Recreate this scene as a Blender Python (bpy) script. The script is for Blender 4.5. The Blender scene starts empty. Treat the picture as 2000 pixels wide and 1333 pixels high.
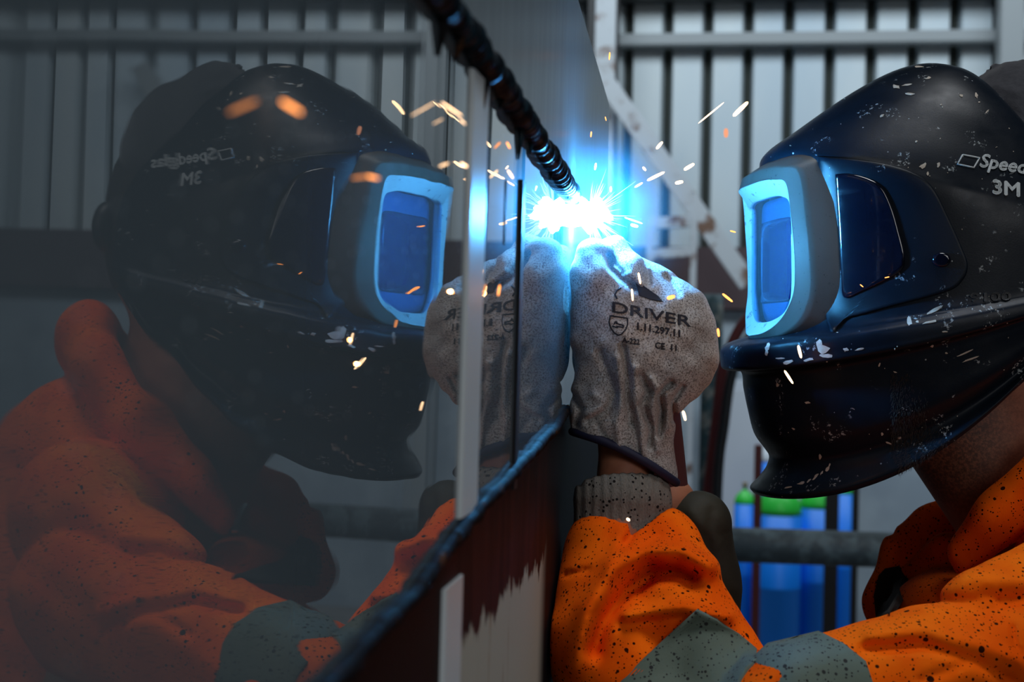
import bpy, bmesh, math, random
import numpy as np
from mathutils import Vector, Matrix
from mathutils.bvhtree import BVHTree
random.seed(4); np.random.seed(4)
SC = bpy.context.scene; COL = SC.collection

# ------------------------------------------------------------------ camera
FPX = 2778.0                                   # 50 mm lens on a 36 mm sensor, 2000 px frame
CAM = Vector((0.11, 0.0, 1.60)); YAW = math.atan(420/FPX); ROLL = 0.020; LEAN = 0.009
fwd = Vector((-math.sin(YAW), math.cos(YAW), 0)); rt0 = Vector((math.cos(YAW), math.sin(YAW), 0)); up0 = Vector((0, 0, 1))
rt = rt0*math.cos(ROLL) + up0*math.sin(ROLL); up = up0*math.cos(ROLL) - rt0*math.sin(ROLL)
cd = bpy.data.cameras.new('camera'); cam = bpy.data.objects.new('camera', cd); COL.objects.link(cam)
m = Matrix((rt, up, -fwd)).transposed().to_4x4(); m.translation = CAM; cam.matrix_world = m
cd.lens = 50; cd.sensor_width = 36; cd.clip_start = 0.01; cd.clip_end = 100
cd.dof.use_dof = True; cd.dof.focus_distance = 1.03; cd.dof.aperture_fstop = 9.5
SC.camera = cam

# ------------------------------------------------------------------ view, world, lights
SC.view_settings.view_transform = 'Standard'; SC.view_settings.look = 'None'
SC.view_settings.gamma = 1; SC.view_settings.use_curve_mapping = False; SC.view_settings.exposure = 0.0
w = bpy.data.worlds.new('world'); SC.world = w; w.use_nodes = True
w.node_tree.nodes['Background'].inputs[0].default_value = (0.35, 0.5, 0.65, 1); w.node_tree.nodes['Background'].inputs[1].default_value = 0.06
def area(name, loc, target, sx, sy, power, col):
    l = bpy.data.lights.new(name, 'AREA'); l.shape = 'RECTANGLE'; l.size = sx; l.size_y = sy; l.energy = power; l.color = col
    o = bpy.data.objects.new(name, l); COL.objects.link(o); o.location = loc
    o.rotation_euler = (Vector(target)-Vector(loc)).to_track_quat('-Z', 'Y').to_euler(); return o
area('added_wall_lamp', (0.6, 5.4, 4.4), (0.8, 8.0, 1.7), 6.0, 1.0, 150, (0.78, 0.91, 1.0))  # unseen area lamp added to brighten the ribbed wall; no skylight built
area('added_key_lamp', (2.2, -2.6, 3.0), (0.2, 1.0, 1.4), 1.6, 1.6, 30, (0.97, 0.98, 1.0))  # unseen key lamp added behind the camera; the front wall has no door
area('added_overhead_lamp', (0.75, 0.75, 4.5), (0.5, 1.0, 1.4), 1.1, 1.1, 42, (0.92, 0.96, 1.0))  # lamp added overhead so the sleeve folds get top light
def point(name, loc, power, col, r):
    l = bpy.data.lights.new(name, 'POINT'); l.energy = power; l.color = col; l.shadow_soft_size = r
    o = bpy.data.objects.new(name, l); COL.objects.link(o); o.location = loc; return o

# ------------------------------------------------------------------ placing helpers
def P(px, py, d): return CAM + d*(fwd + rt*((px-1000)/FPX) + up*((666.5-py)/FPX))
S1 = 1.0/FPX
def M(px, py, h): return P(px, py, 1.0 - h*S1)          # h: towards the viewer, in pixels at one metre
PN = Vector((1, 0, -LEAN)).normalized(); P0 = Vector((0, 0, 1.60))   # face of the steel plates
def Q(px, py):
    v = fwd + rt*((px-1000)/FPX) + up*((666.5-py)/FPX); t = (P0-CAM).dot(PN)/v.dot(PN); return CAM + v*t
def plate_pt(y, z, off=0.0): return Vector((LEAN*(z-1.6)+off, y, z))
ARC = P(1151, 420, .992)

# ------------------------------------------------------------------ material helpers
def mat(name, col=(.5, .5, .5), rough=.6, metal=0, spec=.5, **k):
    m = bpy.data.materials.new(name); m.use_nodes = True; b = m.node_tree.nodes['Principled BSDF']
    b.inputs['Base Color'].default_value = (*col, 1); b.inputs['Roughness'].default_value = rough
    b.inputs['Metallic'].default_value = metal; b.inputs['Specular IOR Level'].default_value = spec
    for a, v in k.items(): b.inputs[a.replace('_', ' ')].default_value = v
    return m
class N:
    def __init__(s, m): s.t = m.node_tree; s.b = s.t.nodes['Principled BSDF']; s.c = None
    def new(s, ty, **k):
        n = s.t.nodes.new(ty)
        for a, v in k.items(): setattr(n, a, v)
        return n
    def lk(s, a, b): s.t.links.new(a, b)
    def co(s):
        if not s.c: s.c = s.new('ShaderNodeTexCoord').outputs['Object']
        return s.c
    def mapping(s, sc, src=None):
        n = s.new('ShaderNodeMapping'); n.inputs['Scale'].default_value = sc if hasattr(sc, '__len__') else (sc,)*3
        s.lk(src or s.co(), n.inputs[0]); return n.outputs[0]
    def noise(s, sc, det=3, rough=.5, out='Fac'):
        n = s.new('ShaderNodeTexNoise'); n.inputs['Scale'].default_value = 1; n.inputs['Detail'].default_value = det
        n.inputs['Roughness'].default_value = rough; s.lk(s.mapping(sc), n.inputs['Vector']); return n.outputs[out]
    def ramp(s, src, a, b, va=0., vb=1.):
        n = s.new('ShaderNodeMapRange'); n.interpolation_type = 'SMOOTHSTEP'
        s.lk(src, n.inputs[0]); n.inputs[1].default_value = a; n.inputs[2].default_value = b
        n.inputs[3].default_value = va; n.inputs[4].default_value = vb; return n.outputs[0]
    def math(s, op, a, b=None):
        n = s.new('ShaderNodeMath', operation=op)
        for i, v in enumerate((a, b)):
            if v is None: continue
            if isinstance(v, (int, float)): n.inputs[i].default_value = v
            else: s.lk(v, n.inputs[i])
        return n.outputs[0]
    def mix(s, f, a, b):
        n = s.new('ShaderNodeMix', data_type='RGBA'); s.lk(f, n.inputs[0])
        for i, v in ((6, a), (7, b)):
            if isinstance(v, tuple): n.inputs[i].default_value = (*v, 1)
            else: s.lk(v, n.inputs[i])
        return n.outputs[2]
    def specks(s, sc, size, keep):
        v = s.new('ShaderNodeTexVoronoi'); v.inputs['Scale'].default_value = sc; s.lk(s.co(), v.inputs['Vector'])
        sep = s.new('ShaderNodeSeparateColor'); s.lk(v.outputs['Color'], sep.inputs[0])
        thr = s.math('MULTIPLY', sep.outputs[1], size)
        a = s.math('LESS_THAN', v.outputs['Distance'], thr); b = s.math('LESS_THAN', sep.outputs[0], keep)
        return s.math('MULTIPLY', a, b)
    def bump(s, src, strength, dist):
        n = s.new('ShaderNodeBump'); n.inputs['Strength'].default_value = strength; n.inputs['Distance'].default_value = dist
        s.lk(src, n.inputs['Height']); s.lk(n.outputs[0], s.b.inputs['Normal']); return n
    def base(s, c): s.lk(c, s.b.inputs['Base Color'])
def emis(name, col, st):
    m = bpy.data.materials.new(name); m.use_nodes = True; t = m.node_tree; t.nodes.clear()
    e = t.nodes.new('ShaderNodeEmission'); e.inputs[0].default_value = (*col, 1); e.inputs[1].default_value = st
    o = t.nodes.new('ShaderNodeOutputMaterial'); t.links.new(e.outputs[0], o.inputs[0]); return m

# ------------------------------------------------------------------ object helpers
def tag(o, label=None, cat=None, group=None, kind=None):
    for k, v in (('label', label), ('category', cat), ('group', group), ('kind', kind)):
        if v: o[k] = v
    return o
def link(name, me, mt, parent=None, smooth=True):
    me.materials.append(mt)
    if smooth:
        for p in me.polygons: p.use_smooth = True
    o = bpy.data.objects.new(name, me); COL.objects.link(o)
    if parent:
        o.parent = parent
        o.matrix_parent_inverse = pinv(parent)
    return o
def pinv(p):
    mw = p.matrix_basis.copy(); q = p
    while q.parent: mw = q.parent.matrix_basis @ mw if q.parent.parent else q.parent.matrix_basis @ q.matrix_parent_inverse @ mw if False else mw; q = q.parent
    return world(p).inverted()
def world(o):
    if o.parent: return world(o.parent) @ o.matrix_parent_inverse @ o.matrix_basis
    return o.matrix_basis.copy()
def empty(name, loc, label, cat, group=None):
    o = bpy.data.objects.new(name, None); COL.objects.link(o); o.location = loc; o.empty_display_size = .05
    return tag(o, label, cat, group)
def pydata(name, vs, fs, mt, parent=None, smooth=True, fix=True):
    me = bpy.data.meshes.new(name); me.from_pydata([tuple(v) for v in vs], [], [tuple(f) for f in fs]); me.update()
    if fix:
        bm = bmesh.new(); bm.from_mesh(me); bmesh.ops.recalc_face_normals(bm, faces=bm.faces); bm.to_mesh(me); bm.free()
    return link(name, me, mt, parent, smooth)
def bmo(name, bm, mt, parent=None, smooth=False):
    me = bpy.data.meshes.new(name); bm.to_mesh(me); bm.free(); return link(name, me, mt, parent, smooth)
def box_bm(bm, lo, hi, bev=0):
    lo = Vector(lo); hi = Vector(hi)
    r = bmesh.ops.create_cube(bm, size=1, matrix=Matrix.Translation((lo+hi)/2) @ Matrix.Diagonal((*(hi-lo), 1)))
    if bev: bmesh.ops.bevel(bm, geom=list({e for v in r['verts'] for e in v.link_edges}), offset=bev, segments=2, affect='EDGES')
def box(name, lo, hi, mt, parent=None, bev=0):
    bm = bmesh.new(); box_bm(bm, lo, hi, bev); return bmo(name, bm, mt, parent)
def bar(name, a, b, wx, wy, mt, parent=None, bev=.004, ref=(0, 1, 0)):
    a = Vector(a); b = Vector(b); z = (b-a).normalized(); x = Vector(ref).cross(z).normalized(); y = z.cross(x)
    R = Matrix((x, y, z)).transposed().to_4x4(); R.translation = (a+b)/2
    bm = bmesh.new(); box_bm(bm, (-wx/2, -wy/2, -(b-a).length/2), (wx/2, wy/2, (b-a).length/2), bev); bm.transform(R)
    return bmo(name, bm, mt, parent)
def catmull(pts, n):
    pts = [np.array(p, float) for p in pts]; out = []
    e = [2*pts[0]-pts[1]] + pts + [2*pts[-1]-pts[-2]]
    for i in range(1, len(e)-2):
        for k in range(n):
            t = k/n; a, b, c, d = e[i-1:i+3]
            out.append(.5*((2*b)+(-a+c)*t+(2*a-5*b+4*c-d)*t*t+(-a+3*b-3*c+d)*t**3))
    out.append(pts[-1]); return out
def tube_data(pts, rad, seg=12, closed=False):
    pts = [Vector(p) for p in pts]; n = len(pts); vs = []; fs = []
    rad = rad if hasattr(rad, '__len__') else [rad]*n
    ref = None
    for i, p in enumerate(pts):
        a = pts[(i-1) % n] if closed or i > 0 else p; b = pts[(i+1) % n] if closed or i < n-1 else p
        t = (b-a).normalized()
        if ref is None: ref = t.orthogonal().normalized()
        ref = (ref - t*ref.dot(t)).normalized(); q = t.cross(ref)
        for k in range(seg):
            an = 2*math.pi*k/seg; vs.append(p + (ref*math.cos(an)+q*math.sin(an))*rad[i])
    m_ = n if closed else n-1
    for i in range(m_):
        for k in range(seg):
            j = (i+1) % n; fs.append((i*seg+k, i*seg+(k+1) % seg, j*seg+(k+1) % seg, j*seg+k))
    if not closed: fs += [tuple(range(seg)), tuple((n-1)*seg+k for k in range(seg))]
    return vs, fs
def tube(name, pts, rad, mt, parent=None, seg=12, closed=False):
    return pydata(name, *tube_data(pts, rad, seg, closed), mt, parent)
def lathe(name, prof, loc, mt, parent=None, seg=32, axis=None):
    vs = []; fs = []; R = Matrix.Identity(3)
    if axis is not None: R = Vector((0, 0, 1)).rotation_difference(Vector(axis)).to_matrix()
    for r, z in prof:
        for k in range(seg):
            a = 2*math.pi*k/seg; vs.append(Vector(loc)+R@Vector((r*math.cos(a), r*math.sin(a), z)))
    for i in range(len(prof)-1):
        for k in range(seg): fs.append((i*seg+k, i*seg+(k+1) % seg, (i+1)*seg+(k+1) % seg, (i+1)*seg+k))
    fs += [tuple(range(seg)), tuple((len(prof)-1)*seg+k for k in range(seg))]
    return pydata(name, vs, fs, mt, parent)

# ------------------------------------------------------------------ implicit surfaces (surface nets)
def smin(a, b, k):
    h = np.clip(.5+.5*(b-a)/k, 0, 1); return b*(1-h)+a*h-k*h*(1-h)
def smax(a, b, k): return -smin(-a, -b, k)
def cap(X, a, b, r1, r2, flat=1.0):
    ax, ay, az = a; bx, by, bz = b[0]-ax, b[1]-ay, b[2]-az
    x, y, z = X[0]-ax, X[1]-ay, X[2]-az; L = bx*bx+by*by+bz*bz+1e-9
    t = np.clip((x*bx+y*by+z*bz)/L, 0, 1)
    return np.sqrt((x-bx*t)**2+(y-by*t)**2+((z-bz*t)/flat)**2) - (r1+(r2-r1)*t)
def ell(X, c, r):
    x, y, z = [(X[i]-c[i]) for i in range(3)]
    k0 = np.sqrt((x/r[0])**2+(y/r[1])**2+(z/r[2])**2)+1e-6
    k1 = np.sqrt((x/r[0]**2)**2+(y/r[1]**2)**2+(z/r[2]**2)**2)+1e-9
    return k0*(k0-1)/k1
def uni(ls, k):
    r = ls[0]
    for l in ls[1:]: r = smin(r, l, k)
    return r
def chain(X, pts, k=30, flat=1.0):
    return uni([cap(X, a[:3], b[:3], a[3], b[3], flat) for a, b in zip(pts[:-1], pts[1:])], k)
def crease(X, pts, wd):
    d = None
    for a, b in zip(pts[:-1], pts[1:]):
        bx, by = b[0]-a[0], b[1]-a[1]; x, y = X[0]-a[0], X[1]-a[1]
        t = np.clip((x*bx+y*by)/(bx*bx+by*by+1e-9), 0, 1); q = (x-bx*t)**2+(y-by*t)**2
        d = q if d is None else np.minimum(d, q)
    return np.exp(-d/(wd*wd))
def snet(fn, lo, hi, step):
    ns = [int((hi[i]-lo[i])/step)+2 for i in range(3)]
    ax = [(lo[i]+step*np.arange(ns[i])).astype(np.float32) for i in range(3)]
    X = np.meshgrid(*ax, indexing='ij', sparse=False); F = fn(X).astype(np.float32); del X
    S = F < 0; cs = tuple(n-1 for n in ns)
    acc = np.zeros(cs+(3,), np.float32); cnt = np.zeros(cs, np.int8)
    for a in range(3):
        o1, o2 = [i for i in range(3) if i != a]
        for u in (0, 1):
            for v in (0, 1):
                off = [0, 0, 0]; off[o1] = u; off[o2] = v; of2 = off[:]; of2[a] = 1
                s1 = tuple(slice(off[i], off[i]+cs[i]) for i in range(3)); s2 = tuple(slice(of2[i], of2[i]+cs[i]) for i in range(3))
                cr = S[s1] != S[s2]; idx = np.nonzero(cr); fa = F[s1][idx]; fb = F[s2][idx]; t = fa/(fa-fb)
                for i in range(3): acc[idx+(i,)] += off[i] + (t if i == a else 0)
                cnt[idx] += 1
    idx = np.nonzero(cnt); num = -np.ones(cs, np.int64); num[idx] = np.arange(len(idx[0]))
    V = acc[idx]/cnt[idx][:, None]; V = np.stack([lo[i]+step*(idx[i]+V[:, i]) for i in range(3)], 1)
    fs = []
    for a in range(3):
        o1, o2 = (a+1) % 3, (a+2) % 3
        s1 = [slice(None)]*3; s2 = [slice(None)]*3; s1[a] = slice(0, ns[a]-1); s2[a] = slice(1, ns[a])
        cr = S[tuple(s1)] != S[tuple(s2)]; sg = S[tuple(s1)]; ii = np.stack(np.nonzero(cr), 1)
        ok = (ii[:, o1] > 0) & (ii[:, o2] > 0) & (ii[:, o1] < ns[o1]-1) & (ii[:, o2] < ns[o2]-1); ii = ii[ok]
        g = sg[tuple(ii.T)]; q = []
        for u, v in ((1, 1), (0, 1), (0, 0), (1, 0)):
            j = ii.copy(); j[:, o1] -= u; j[:, o2] -= v; q.append(num[tuple(j.T)])
        q = np.stack(q, 1); q[~g] = q[~g][:, ::-1]; fs.append(q)
    return V, np.concatenate(fs)
_c = np.array(CAM); _f = np.array(fwd); _r = np.array(rt); _u = np.array(up); _n = np.array(PN)
def to_world(V):
    d = (1.0-V[:, 2]*S1)[:, None]
    return _c + d*(_f + _r*((V[:, 0:1]-1000)/FPX) + _u*((666.5-V[:, 1:2])/FPX))
def implicit(name, fn, lo, hi, step, mt, parent=None, clear=None, smooth_it=1):
    V, Fc = snet(fn, lo, hi, step)
    for _ in range(smooth_it):                       # one light relaxation
        s = np.zeros_like(V); c = np.zeros(len(V))
        for i in range(4):
            for j in ((i+1) % 4, (i-1) % 4): np.add.at(s, Fc[:, i], V[Fc[:, j]]); np.add.at(c, Fc[:, i], 1)
        V = .5*V + .5*s/c[:, None]
    W = to_world(V)
    if clear is not None:                            # lies against the steel, never through it
        dist = (W-np.array(P0)) @ _n; push = np.maximum(0, clear-dist); W = W + push[:, None]*_n
    me = bpy.data.meshes.new(name); me.vertices.add(len(W)); me.vertices.foreach_set('co', W.astype(np.float32).ravel())
    me.loops.add(Fc.size); me.loops.foreach_set('vertex_index', Fc.ravel().astype(np.int32))
    me.polygons.add(len(Fc)); me.polygons.foreach_set('loop_start', np.arange(0, Fc.size, 4, dtype=np.int32))
    me.update(calc_edges=True); me.validate()
    bm = bmesh.new(); bm.from_mesh(me); bmesh.ops.recalc_face_normals(bm, faces=bm.faces); bm.to_mesh(me); bm.free()
    return link(name, me, mt, parent)
def bvh_of(o):
    W = world(o); return BVHTree.FromPolygons([W @ v.co for v in o.data.vertices], [tuple(p.vertices) for p in o.data.polygons])
def cast(bvh, px, py):
    v = (fwd + rt*((px-1000)/FPX) + up*((666.5-py)/FPX)).normalized(); h = bvh.ray_cast(CAM, v)
    if h[0] is None: return None, None
    n = h[1] if h[1].dot(v) < 0 else -h[1]; return h[0], n

# ================================================================== THE SETTING
wall_rib = mat('ribbed_sheet_paint', (.42, .48, .52), .55); n = N(wall_rib)
n.base(n.mix(n.ramp(n.noise((1.2, 1, .5), 5), .35, .7), (.40, .48, .54), (.58, .62, .62)))
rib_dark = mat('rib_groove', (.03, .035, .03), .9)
wall_low = mat('pale_plaster', (.42, .45, .5), .8); n = N(wall_low)
n.base(n.mix(n.ramp(n.noise(3, 5), .35, .7), (.25, .30, .35), (.34, .40, .45)))
dadoc = mat('brown_band_paint', (.06, .035, .04), .7)
conc = mat('workshop_concrete', (.16, .15, .14), .85); n = N(conc); n.base(n.mix(n.noise(4, 6), (.1, .1, .1), (.22, .21, .2)))
darkwall = mat('dark_cladding', (.05, .055, .06), .8)
WY = 8.0; ZC = 1.6
def zpx(py, d=WY): return ZC + (666.5-py)/FPX*d
# ribbed upper wall: real trapezoidal profile
pitch = .2225; vs = []; fs = []; x = -4.0; prof = []
while x < 6.0:
    prof += [(x, 0), (x+.155, 0), (x+.168, .075), (x+.212, .075)]; x += pitch
for (xx, yy) in prof: vs += [(xx, WY+yy, zpx(478)), (xx, WY+yy, 5.0)]
for i in range(len(prof)-1): fs.append((2*i, 2*i+2, 2*i+3, 2*i+1))
o = pydata('wall_back', vs, fs, wall_rib, None, False, False); o['kind'] = 'structure'
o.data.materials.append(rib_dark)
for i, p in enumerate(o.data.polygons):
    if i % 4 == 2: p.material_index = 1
tag(box('wall_back_lower', (-4, WY+.02, 0), (6, WY+.15, zpx(600)), wall_low), kind='structure')
tag(box('trim_1', (-4, WY-.06, zpx(600)), (6, WY+.1, zpx(478)), dadoc, bev=.01), kind='structure')
tag(box('floor', (-4, -5, -.1), (6, WY+.2, 0), conc), kind='structure')
tag(box('ceiling', (-4, -5, 5.0), (6, WY+.2, 5.1), darkwall), kind='structure')
tag(box('wall_left', (-4.1, -5, 0), (-4, WY+.2, 5), darkwall), kind='structure')
tag(box('wall_right', (6, -5, 0), (6.1, WY+.2, 5), darkwall), kind='structure')
tag(box('wall_front', (-4, -5.1, 0), (6, -5, 5), darkwall), kind='structure')

white_st = mat('rusty_white_steel', (.5, .52, .52), .5); n = N(white_st)
n.base(n.mix(n.ramp(n.noise(7, 6, .65), .52, .64), (.40, .43, .46), (.13, .07, .045)))
grey_st = mat('grey_girt_steel', (.22, .24, .25), .5)
black_st = mat('black_steel', (.012, .012, .014), .5)
def wp(px, py, d=WY-.15): return P(px, py, d/ math.cos(0))
def dP(px, py, y):                                   # pixel ray hit with the plane y = const
    v = fwd + rt*((px-1000)/FPX) + up*((666.5-py)/FPX); return CAM + v*((y-CAM.y)/v.y)
a = dP(1207, 80, WY-.1)
gr = box('wall_girt', (a.x, WY-.13, a.z-.03), (6, WY-.02, a.z+.035), grey_st, bev=.006)
tag(gr, 'long grey horizontal girt across the ribbed wall above the helmet', 'girt')
a = dP(1400, -22, WY-.1)
tag(box('wall_beam', (-4, WY-.2, a.z-.06), (6, WY-.02, a.z+.10), black_st, bev=.006), 'dark horizontal beam at the very top of the ribbed wall', 'beam')
a = dP(1185, 0, WY-.3)
t = empty('steel_column', (a.x, WY-.3, 0), 'rust-stained white steel column rising beyond the plate edge', 'column')
box('flange', (a.x-.055, WY-.34, 0), (a.x+.055, WY-.32, 5), white_st, t)
box('web', (a.x-.012, WY-.32, 0), (a.x+.012, WY-.2, 5), black_st, t)
box('flange', (a.x-.11, WY-.2, 0), (a.x+.06, WY-.14, 5), black_st, t)
a = dP(1978, 0, WY-.3)
tag(box('steel_post', (a.x-.06, WY-.32, 0), (a.x+.06, WY-.16, 5), grey_st, bev=.006), 'grey steel post in front of the ribs, above and behind the helmet', 'post')
tag(bar('diagonal_brace', dP(1186, 165, WY-.45), dP(1462, 556, WY-.45), .10, .05, white_st), 'white diagonal brace with rust stains, slanting down between arc and helmet', 'brace')
tag(bar('diagonal_brace', (3.30, WY-.14, 3.1), (2.30, WY-.14, 1.3), .10, .05, grey_st), 'dark diagonal brace seen only at the left edge of the reflection', 'brace')
# small white rack left of the helmet
t = empty('pipe_rack', (dP(1356, 480, 7.2).x, 7.2, 0), 'thin white pipe rack standing behind the glove', 'rack')
bar('upright', dP(1356, 425, 7.2), Vector((dP(1352, 560, 7.2).x, 7.2, .0)), .032, .032, white_st, t)
bar('crossbar', dP(1268, 437, 7.2), dP(1356, 432, 7.2), .06, .02, white_st, t)
bar('crossbar', dP(1268, 497, 7.2), dP(1356, 492, 7.2), .05, .02, white_st, t)
bar('upright', dP(1270, 430, 7.2), Vector((dP(1268, 560, 7.2).x, 7.2, .0)), .032, .032, white_st, t)
# blue boxes and teal pipe
tealp = mat('chipped_teal_paint', (.06, .12, .13), .5); n = N(tealp)
n.base(n.mix(n.ramp(n.noise(14, 5, .7), .5, .58), (.045, .10, .12), (.25, .28, .27)))
a = dP(1392, 600, 4.6)
tag(tube('stand_pipe', [(a.x, 4.6, 0), (a.x, 4.6, a.z-.02), (a.x, 4.6, a.z+.04)], .034, tealp, seg=20), 'upright chipped teal pipe just right of the pale glove', 'pipe')
redp = mat('dark_red_rubber', (.12, .02, .02), .5); blk_rub = mat('black_rubber', (.01, .012, .014), .45)
tag(tube('gas_hose', [dP(x_, y_, 4.2) for x_, y_ in [tuple(p) for p in catmull([(1470, 610), (1440, 650), (1412, 720), (1402, 800), (1390, 900), (1380, 1010), (1375, 1300), (1372, 1700)], 6)]], .016, redp), 'dark red hose hanging in a curve beside the teal pipe', 'hose')
tag(tube('gas_hose', [dP(x_, y_, 4.1) for x_, y_ in [tuple(p) for p in catmull([(1480, 640), (1450, 680), (1428, 740), (1415, 830), (1402, 950), (1395, 1300), (1390, 1730)], 6)]], .014, blk_rub), 'black hose running close beside the red one', 'hose')
ledp = mat('pale_cabinet_paint', (.52, .56, .62), .5)
a = dP(1425, 745, 7.4); b = dP(1475, 745, 7.4)
t = empty('steel_cabinet', ((a.x+b.x)/2, 7.4, 0), 'tall pale blue-grey cabinet standing against the back wall', 'cabinet')
box('body', (a.x-.1, 7.4, .03), (b.x+.35, 7.85, a.z), ledp, t, .01)
box('door', (a.x-.08, 7.385, .08), (b.x+.33, 7.40, a.z-.04), ledp, t, .004)
# gas cylinders
blue = mat('cylinder_blue', (.0, .22, .90), .45); green = mat('cylinder_green', (.03, .60, .06), .4); valv = mat('valve_brass', (.35, .22, .06), .35, 1)
def cylinder(px, wpx, top, y, label, white=False):
    c = dP(px, top, y); r = wpx/2/FPX*y
    t = empty('gas_cylinder', (c.x, y, 0), label, 'gas cylinder', 'blue gas cylinders behind the welder')
    zt = c.z - r*1.3
    lathe('body', [(r*.9, 0), (r, .02), (r, zt*.66), (r*1.02, zt*.665), (r*1.02, zt*.675), (r, zt*.68), (r, zt)], (c.x, y, 0), blue, t)
    lathe('shoulder', [(r, zt), (r*.99, zt+r*.25), (r*.88, zt+r*.62), (r*.62, zt+r*.98), (r*.3, zt+r*1.2), (r*.26, zt+r*1.35)], (c.x, y, 0), white or green, t)
    v = lathe('valve', [(r*.16, 0), (r*.16, r*.4), (r*.24, r*.42), (r*.24, r*.7), (r*.1, r*.75)], (c.x, y, zt+r*1.3), valv, t, 14)
wt = mat('cylinder_white', (.6, .65, .7), .4)
cylinder(1455, 40, 958, 6.2, 'partly hidden blue cylinder, leftmost in the row')
cylinder(1523, 86, 948, 6.0, 'wide blue cylinder under the tip of the helmet chin')
cylinder(1598, 70, 946, 6.1, 'blue cylinder with bright green shoulder, in the middle of the row')
cylinder(1650, 44, 935, 6.3, 'blue cylinder with green shoulder, rightmost in the row')
cylinder(1503, 56, 865, 7.0, 'taller blue cylinder with white shoulder behind the chin tip', wt)
# rails and straps in front of them
pipe_m = mat('weathered_rail_paint', (.10, .13, .14), .6); n = N(pipe_m)
n.base(n.mix(n.ramp(n.noise(16, 5, .7), .45, .62), (.045, .065, .075), (.11, .16, .18)))
a = dP(1400, 1066, 3.3); b = dP(1760, 1073, 3.3)
tag(tube('guard_rail', [a-Vector((.35, 0, 0)), (a+b)/2, b+Vector((.9, 0, .0))], .040, pipe_m, seg=20), 'thick grey-teal pipe rail crossing in front of the gas cylinders', 'rail')
tag(tube('rail_post', [Vector((b.x+.85, 3.3, 0)), Vector((b.x+.85, 3.3, b.z-.041))], .035, pipe_m, seg=20), 'upright post carrying the right end of the pipe rail', 'post')
tag(tube('rail_post', [Vector((a.x-.30, 3.3, 0)), Vector((a.x-.30, 3.3, a.z-.041))], .035, pipe_m, seg=20), 'upright post carrying the left end of the pipe rail', 'post')
for px, wd, mt_, lb in ((1482, .030, redp, 'dark red upright rod between the two left cylinders'), (1628, .050, black_st, 'broad black upright bar before the right cylinders'), (1674, .022, black_st, 'thin black upright bar right of the last cylinder')):
    c = dP(px, 870, 5.4); tag(box('cage_bar', (c.x-wd/2, 5.4, 0), (c.x+wd/2, 5.44, c.z if px < 1500 else c.z-.15), mt_, bev=.003), lb, 'bar', 'cage bars at the cylinders')

# ================================================================== STEEL PLATES
mirror = mat('glossy_black_coat', (.016, .023, .030), .010, IOR=1.85); n = N(mirror)
st = n.noise((1, 9, 90), 4, .6)
n.bump(n.noise((2, 14, 2), 2), .010, .02)
dust = n.specks(260, .22, .16)
n.base(n.mix(dust, (.095, .125, .145), (.30, .36, .40)))
dull = mat('dull_grey_coat', (.035, .045, .052), .28, IOR=1.45); n = N(dull)
n.base(n.mix(n.ramp(n.noise((1, 60, 5), 5, .6), .35, .7), (.022, .030, .036), (.055, .066, .075)))
n.bump(n.noise((1, 90, 6), 3), .12, .002)
ZU = ARC.z
UPL = sorted([(Q(*p).y, Q(*p).z) for p in ((846, -12), (960, 148), (1122, 392))]); LOL = sorted([(Q(*p).y, Q(*p).z) for p in ((1112, 790), (1082, 833), (905, 1020), (807, 1153), (638, 1333))])
def ext(L, y):
    if y < L[0][0]: return L[0][1]
    if y > L[-1][0]: return L[-1][1]
    return float(np.interp(y, [q[0] for q in L], [q[1] for q in L]))
zu = lambda y: ext(UPL, y); zl = lambda y: ext(LOL, y); ZL = zl(Q(905, 1020).y)
fitb, fita = np.polyfit([Q(*p).y for p in ((1060, 1085), (1000, 1135), (950, 1185), (912, 1240))], [Q(*p).z for p in ((1060, 1085), (1000, 1135), (950, 1185), (912, 1240))], 1)
print('ZU', ZU, 'ZL', ZL, 'arc', ARC, 'seam near', Q(870, 20), Q(960, 150), 'far edge', Q(1190, 270), Q(1130, 0), Q(1060, 1200), 'left', Q(0, 600))
lowp = mat('cream_primer', (.45, .42, .34), .6, 0, .15); n = N(lowp)
sx_ = n.new('ShaderNodeSeparateXYZ'); n.lk(n.co(), sx_.inputs[0])
drip = n.noise((.01, 55, .8), 4, .6); drip2 = n.noise((.01, 260, 3), 3, .7)
ed = n.math('ADD', n.math('MULTIPLY', drip, .055), n.math('MULTIPLY', drip2, .02))
ed = n.math('SUBTRACT', n.math('ADD', n.math('MULTIPLY', sx_.outputs[1], float(fitb)), float(fita)+.034), ed)
mask = n.ramp(n.math('SUBTRACT', sx_.outputs[2], ed), -.001, .001)
cream = n.mix(n.ramp(n.noise((1, 40, 6), 5, .65), .6, .72), (.42, .40, .33), (.26, .16, .08))
drk = n.mix(n.ramp(n.noise((1, 50, 5), 4), .4, .65), (.006, .002, .003), (.035, .008, .008))
near = n.ramp(sx_.outputs[1], Q(862, 1200).y, Q(872, 1200).y); far_ = n.ramp(sx_.outputs[1], Q(1050, 1200).y, Q(1066, 1200).y)
cc = n.mix(mask, cream, drk)
cc = n.mix(n.math('SUBTRACT', 1, near), cc, (.004, .003, .004)); cc = n.mix(far_, cc, (.004, .003, .004))
n.base(cc)
YF = Q(1190, 280).y
def plate(name, poly, mt, label, th=.006):
    vs = [plate_pt(y, z) for y, z in poly] + [plate_pt(y, z, -th) for y, z in poly]; k = len(poly)
    fs = [tuple(range(k)), tuple(range(2*k-1, k-1, -1))] + [(i, (i+1) % k, k+(i+1) % k, k+i) for i in range(k)]
    return tag(pydata(name, vs, fs, mt, None, False), label, 'steel plate')
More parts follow.
